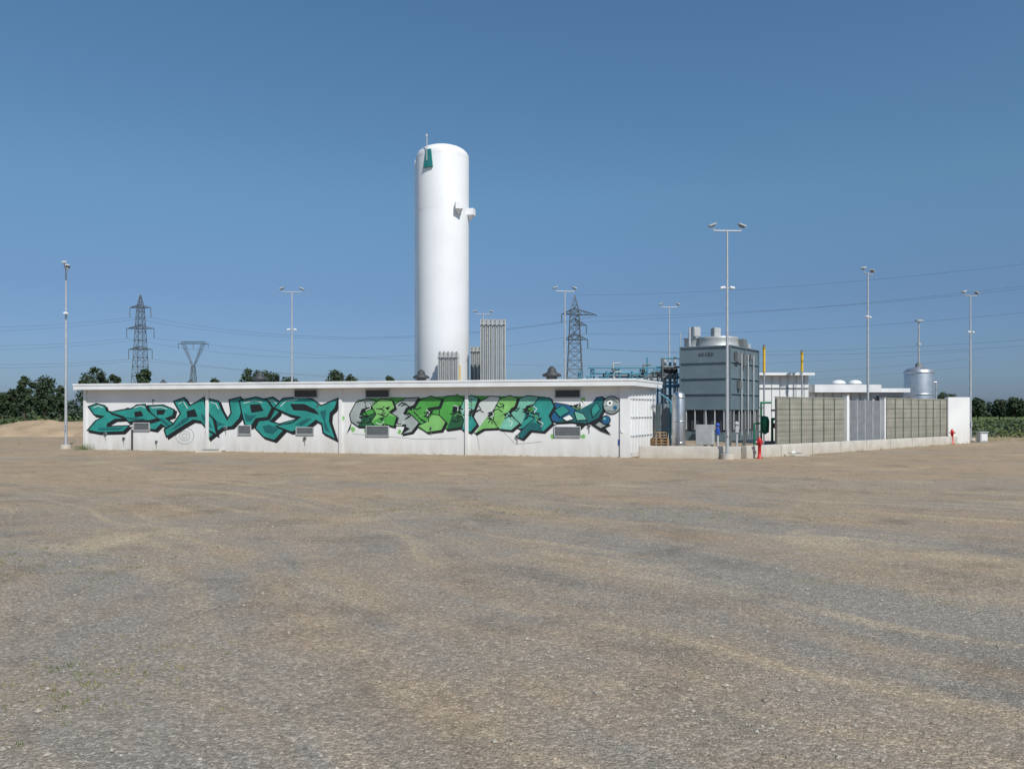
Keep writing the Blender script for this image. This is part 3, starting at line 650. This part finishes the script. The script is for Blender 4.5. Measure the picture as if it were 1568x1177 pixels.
def mh(p,D,name):
    b=Bd(); x=X(p,D); b.box((x,D,0.02),(1.2,1.0,0.14),'conc',0.2,bev=0.02); b.box((x,D,0.10),(0.7,0.6,0.04),'midg',0.2,bev=0.01); b.build(name)
mh(322,37.0,'manhole_cover'); mh(1212,34.2,'manhole_cover')
b=Bd(); x=X(1200,34.2)
for i in range(7): b.ball((x+rd.uniform(-.5,.5),34.3+rd.uniform(-.2,.1),0.08),rd.uniform(.1,.22),'g_wht',0.6,7)
b.build('white_rubble')

# ---------------- pylons and wires ----------------
def lattice(b,x,y,z0,z1,w0,w1,nseg,t):
    zs=[z0+(z1-z0)*(1-(1-i/nseg)**1.25) for i in range(nseg+1)]
    ring=lambda z:[Vector((x+sx*(w0+(w1-w0)*(z-z0)/(z1-z0))/2,y+sy*(w0+(w1-w0)*(z-z0)/(z1-z0))/2,z)) for sx,sy in((-1,-1),(1,-1),(1,1),(-1,1))]
    for a_,c_ in zip(zs,zs[1:]):
        r0,r1=ring(a_),ring(c_)
        for i in range(4):
            b.strut(r0[i],r1[i],t,'pyl'); j=(i+1)%4
            b.strut(r0[i],r1[j],t*0.6,'pyl'); b.strut(r0[j],r1[i],t*0.6,'pyl'); b.strut(r1[i],r1[j],t*0.6,'pyl')
def arm(b,x,y,z,L_,h_,w_,t,ins=3.0):
    tip=Vector((x+L_,y,z))
    for sy in(-1,1):
        for zz in(z,z+h_): b.strut((x,y+sy*w_/2,zz),tip,t*0.8,'pyl')
    for k in(0.3,0.6): 
        p=Vector((x+L_*k,y,z)); b.strut(p,(x+L_*k,y,z+h_*(1-k)),t*.6,'pyl'); b.strut(p,(x+L_*(k-.3),y,z+h_*(1.3-k)),t*.6,'pyl')
    b.cyl(tip,tip-Vector((0,0,ins)),0.12,0.12,'pyl',6)
    return tip-Vector((0,0,ins))
D=250; x=X(215,D); b=Bd(); tips1=[]
lattice(b,x,D,0,Z(470,D),5.0,1.7,13,0.105); lattice(b,x,D,Z(470,D),Z(452,D),1.7,0.3,3,0.08)
for q_,l_ in((471,16),(503,21),(535,18)):
    for s_ in(-1,1): tips1.append(arm(b,x,D,Z(q_,D),s_*l_/1180*D,1.0,1.8,0.11,3.2))
b.build('electricity_pylon')
D=330; x=X(296,D); b=Bd()
zb=Z(560,D); lattice(b,x,D,0,zb,4,1.2,6,0.12)
for s_ in(-1,1):
    for sy in(-.6,.6):
        b.strut((x+s_*.3,D+sy,zb),(x+s_*3.6,D+sy,Z(526,D)),0.10,'pyl'); b.strut((x+s_*.9,D+sy,zb+1),(x+s_*5,D+sy,Z(526,D)),0.09,'pyl')
    for k in range(6): z=zb+(Z(526,D)-zb)*k/6; b.strut((x+s_*(.3+.55*k),D,z),(x+s_*(1+.68*k),D,z+1.2),0.08,'pyl')
for sy in(-.5,.5):
    b.strut((x-6.4,D+sy,Z(526,D)),(x+6.4,D+sy,Z(526,D)),0.10,'pyl'); b.strut((x-5,D+sy,Z(523,D)),(x+5,D+sy,Z(523,D)),0.09,'pyl')
for k in range(12): xx=x-5+k*10/11; b.strut((xx,D,Z(526,D)),(xx+0.5,D,Z(523,D)),0.08,'pyl')
for s_ in(-6.4,0,6.4): b.cyl((x+s_,D,Z(526,D)),(x+s_,D,Z(534,D)),0.11,0.11,'pyl',6)
b.build('electricity_pylon')
D=200; x=X(880,D); b=Bd(); tips2=[]
lattice(b,x,D,0,Z(476,D),5.0,2.2,13,0.09); lattice(b,x,D,Z(476,D),Z(452,D),2.2,0.2,3,0.07)
for q_,l_ in((481,-20),(482,33),(498,18),(520,-16),(520,20)): tips2.append(arm(b,x,D,Z(q_,D),l_/1180*D,1.6,2.2,0.1,2.2 if l_<30 else 0.4))
b.build('electricity_pylon')
b=Bd()
def wire(p0,p1,sag,r=0.020,n_=28):
    p0=Vector(p0);p1=Vector(p1); pts=[p0.lerp(p1,i/n_)-Vector((0,0,sag*4*(i/n_)*(1-i/n_))) for i in range(n_+1)]
    for a_,c_ in zip(pts,pts[1:]): b.cyl(a_,c_,r,r,'wire',4,False)
for i,(t,q_) in enumerate(zip(tips2,(395,400,440,490,500))):
    e=Vector((X(1900,140),140,Z(q_,140))); wire(t,e,2.0+i*0.3)
for i,t in enumerate(tips1):
    wire(t,tips2[i%5] if i<3 else Vector((X(1500,230),230,Z(500+i*12,230))),5.5+i*0.4,0.025); 
    wire(t,Vector((X(-250,280),280,Z(490+i*12,280))),3,0.025)
wire((X(880,200),200,Z(452,200)),(X(1900,140),140,Z(360,140)),2.5)
b.build('power_lines')

# ---------------- vegetation ----------------
def leafq(b,c,s,k,rd):
    a=rd.uniform(0,6.28); t=rd.uniform(-0.9,0.9); u=Vector((math.cos(a),math.sin(a),t)).normalized(); v=u.cross(Vector((rd.uniform(-1,1),rd.uniform(-1,1),rd.uniform(-1,1)))).normalized()
    c=Vector(c); b.add([c-u*s,c+v*s*0.6,c+u*s,c-v*s*0.6],[(0,1,2,3)],k)
def tree(px,D,ytop,wpx,seed,k='leaf'):
    rd=random.Random(seed); b=Bd(); x=X(px,D); h=Z(ytop,D); w_=wpx/1180*D
    b.cyl((x,D,-0.1),(x+rd.uniform(-.3,.3),D,h*0.45),0.03*h,0.018*h,'trunk',8,False)
    nc=15
    for i in range(nc):
        t=(i+0.5)/nc; rz=w_*rd.uniform(0.13,0.25); z=h*(0.25+0.72*t)-rz*0.6*t
        rr=w_*0.46*math.sqrt(max(0.02,1-((t-0.45)/0.62)**2)); a=i*2.4+rd.uniform(-.5,.5); q_=max(0,rr-rz*0.5)*rd.uniform(0.3,1.1)
        c_=Vector((x+q_*math.cos(a),D+q_*math.sin(a),z))
        b.cyl((x,D,min(h*0.42,c_.z*0.6)),c_,0.010*h,0.004*h,'trunk',5,False)
        for j in range(190):
            v=Vector((rd.gauss(0,1),rd.gauss(0,1),rd.gauss(0,.8))).normalized()*rz*rd.random()**0.45*(1+0.4*noise.noise(Vector((j*.37,i,seed))))
            leafq(b,c_+v,rd.uniform(0.13,0.27)*D/130,k,rd)
    b.build('tree',origin=(x,D,0))
TR=[(4,150,600,22),(18,152,594,22),(38,140,573,34),(68,142,573,42),(92,150,588,20),(142,140,559,42),(172,142,571,34),(222,135,561,34),(328,150,577,26),(384,135,561,46),(414,138,565,50),(442,142,574,38),(515,138,563,42),(538,142,572,32),(596,150,573,22),(1447,150,601,42),(-25,145,580,45),(1600,150,600,40),(1497,165,609,30),(1530,165,611,26),(1556,160,608,34)]
for i,(p,D,q_,w_) in enumerate(TR): tree(p,D,q_,w_,100+i)
b=Bd(); rd=random.Random(5)
def treeline(p0,p1,D,ymin,ymax,n_,k,s):
    for i in range(n_):
        p=rd.uniform(p0,p1); t=noise.noise(Vector((p*0.045,D*0.1,1)))*1.0+0.4+0.5*noise.noise(Vector((p*0.14,D,4))); top_=Z(ymax+(ymin-ymax)*max(-0.1,min(1.15,t)),D)
        z=rd.random()**0.8*top_; leafq(b,(X(p,D),D+rd.uniform(-4,4),z),s*rd.uniform(.6,1.4),k,rd)
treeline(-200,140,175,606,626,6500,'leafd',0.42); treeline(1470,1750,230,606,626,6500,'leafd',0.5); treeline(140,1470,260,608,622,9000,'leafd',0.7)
b.build('distant_trees')
b=Bd(); rd=random.Random(6)
for i in range(7000):
    p=rd.uniform(-150,150); D=rd.uniform(80,110); hh=1.4*(0.35+1.1*noise.noise(Vector((p*.09,D*.2,0))))
    leafq(b,(X(p,D),D,rd.random()*max(.2,hh)),rd.uniform(.12,.3),'leaf' if rd.random()<.5 else 'weed',rd)
b.build('hedge')
b=Bd(); rd=random.Random(8)
for i in range(16000):
    D=rd.uniform(56,105); x=rd.uniform(0.585,0.85)*D
    nn_=noise.noise(Vector((x*.35,D*.2,0)))
    hh=(0.25+1.3*max(0,nn_+.25))*min(1,(D-54)/8)
    leafq(b,(x,D,rd.random()*hh),rd.uniform(.06,.17),'leaf' if nn_>0.15 or rd.random()<.2 else 'weed',rd)
b.build('weeds')
b=Bd(); rd=random.Random(9)
def tuft(x,y,n_,s,k,hk=0.8):
    for i in range(n_):
        a=rd.uniform(0,6.28); r_=rd.random()*s; bx,by=x+r_*math.cos(a),y+r_*math.sin(a); hh=rd.uniform(.4,1)*s*hk; lx,ly=rd.uniform(-.3,.3)*s,rd.uniform(-.3,.3)*s
        g0=gz(bx,by); b.add([(bx-.006,by,g0-.01),(bx+.006,by,g0-.01),(bx+lx,by+ly,g0+hh)],[(0,1,2)],k)
for i in range(60):
    u=rd.uniform(0,L); p=A+d*u+nr*rd.uniform(.1,.5); tuft(p.x,p.y,10,rd.uniform(.08,.2),'dry' if rd.random()<.6 else 'weed')
p=A+d*U(136)+nr*.3; tuft(p.x,p.y,150,.5,'weed')
for i in range(50):
    p=C+(E-C)*rd.random()+cn*rd.uniform(.2,.6); tuft(p.x,p.y,10,rd.uniform(.08,.25),'dry' if rd.random()<.6 else 'weed')
for i in range(90): 
    D=rd.uniform(48,56); tuft(rd.uniform(.56,.8)*D,D,18,.35,'dry')
for i in range(60): tuft(rd.uniform(-50,-24),rd.uniform(41,58),12,.25,'dry')
for (cx,cy,sx,sy,nn_) in((-6.5,9.8,0.9,1.1,230),(-3.1,5.6,0.4,0.5,110),(-1.6,15.8,1.2,.6,130),(1.6,15.2,1.8,.5,150),(5,14.5,1.5,.5,90),(-8,16,2,.8,60),(7,9,1.5,1,40),(-9,24,4,1,90),(3,22,5,1,90),(14,24,4,1.2,60),(-5,5.5,.6,.5,40)):
    for i in range(nn_): tuft(rd.gauss(cx,sx),rd.gauss(cy,sy),8,rd.uniform(.03,.075),'dry' if rd.random()<.6 else 'weed',0.5)
b.build('dry_grass')

# ---------------- dirt mound ----------------
b=Bd(); nx=150; ny=14; vs=[];fs=[]
for j in range(ny+1):
    for i in range(nx+1):
        x=-95+i*0.5; t=j/ny; y=58+t*10
        e=min(1,(x+95)/6,(-20-x)/6); prf=max(0,math.sin(math.pi*t))**0.7
        z=prf*max(0,e)*(1.05+0.6*noise.noise(Vector((x*.16,y*.3,0)))+0.3*noise.noise(Vector((x*.9,y*.9,2))))-0.1
        vs.append((x,y,z))
for j in range(ny):
    for i in range(nx): a_=j*(nx+1)+i; fs.append((a_,a_+1,a_+nx+2,a_+nx+1))
b.add(vs,fs,'dirt',True); b.build('dirt_mound')

# ---------------- sky, sun, camera ----------------
sv=Vector((0.42,-0.80,0)).normalized(); el=R(47)
sun_v=Vector((sv.x*math.cos(el),sv.y*math.cos(el),math.sin(el)))
wd=bpy.data.worlds.new('World'); sc.world=wd; wd.use_nodes=True; n=wd.node_tree.nodes; l=wd.node_tree.links
sk=n.new('ShaderNodeTexSky'); sk.sky_type='NISHITA'; sk.sun_disc=False; sk.sun_elevation=el; sk.sun_rotation=math.atan2(sv.x,sv.y)
sk.air_density=1.0; sk.dust_density=0.6; sk.ozone_density=2.5; sk.altitude=0
# hazy-summer colour correction by elevation (same for all rays)
tcw=n.new('ShaderNodeTexCoord'); sx=n.new('ShaderNodeSeparateXYZ'); l.new(tcw.outputs['Generated'],sx.inputs[0])
cr_=n.new('ShaderNodeValToRGB'); e=cr_.color_ramp.elements
tb=[(0.0,(.50,.66,1.14)),(0.03,(.54,.72,1.12)),(0.14,(.72,.87,1.10)),(0.263,(.98,1.27,1.34)),(0.47,(1.02,1.42,1.52))]
while len(e)<len(tb): e.new(0.5)
for q_,(p,c_) in zip(e,tb): q_.position=p; q_.color=(*[v/2 for v in c_],1)
l.new(sx.outputs['Z'],cr_.inputs[0])
mx=n.new('ShaderNodeMix'); mx.data_type='RGBA'; mx.blend_type='MULTIPLY'; mx.inputs[0].default_value=1; l.new(sk.outputs[0],mx.inputs[6]); l.new(cr_.outputs[0],mx.inputs[7])
bg=n['Background']; l.new(mx.outputs[2],bg.inputs[0]); bg.inputs[1].default_value=0.14
ld=bpy.data.lights.new('sun','SUN'); ld.energy=4.3; ld.angle=R(0.5); ld.color=(1,0.955,0.89)
lo=bpy.data.objects.new('sun',ld); sc.collection.objects.link(lo); lo.rotation_euler=(-sun_v).to_track_quat('-Z','Y').to_euler(); lo.location=(20,-20,40)
cd=bpy.data.cameras.new('camera'); co=bpy.data.objects.new('camera',cd); sc.collection.objects.link(co)
co.location=(0,0,2.0); co.rotation_euler=(R(90),0,0); cd.sensor_width=36; cd.lens=36*1180/1568; cd.shift_y=39.5/1568; cd.clip_end=12000; cd.clip_start=0.1
sc.camera=co
sc.view_settings.view_transform='Standard'; sc.view_settings.look='None'; sc.view_settings.exposure=0
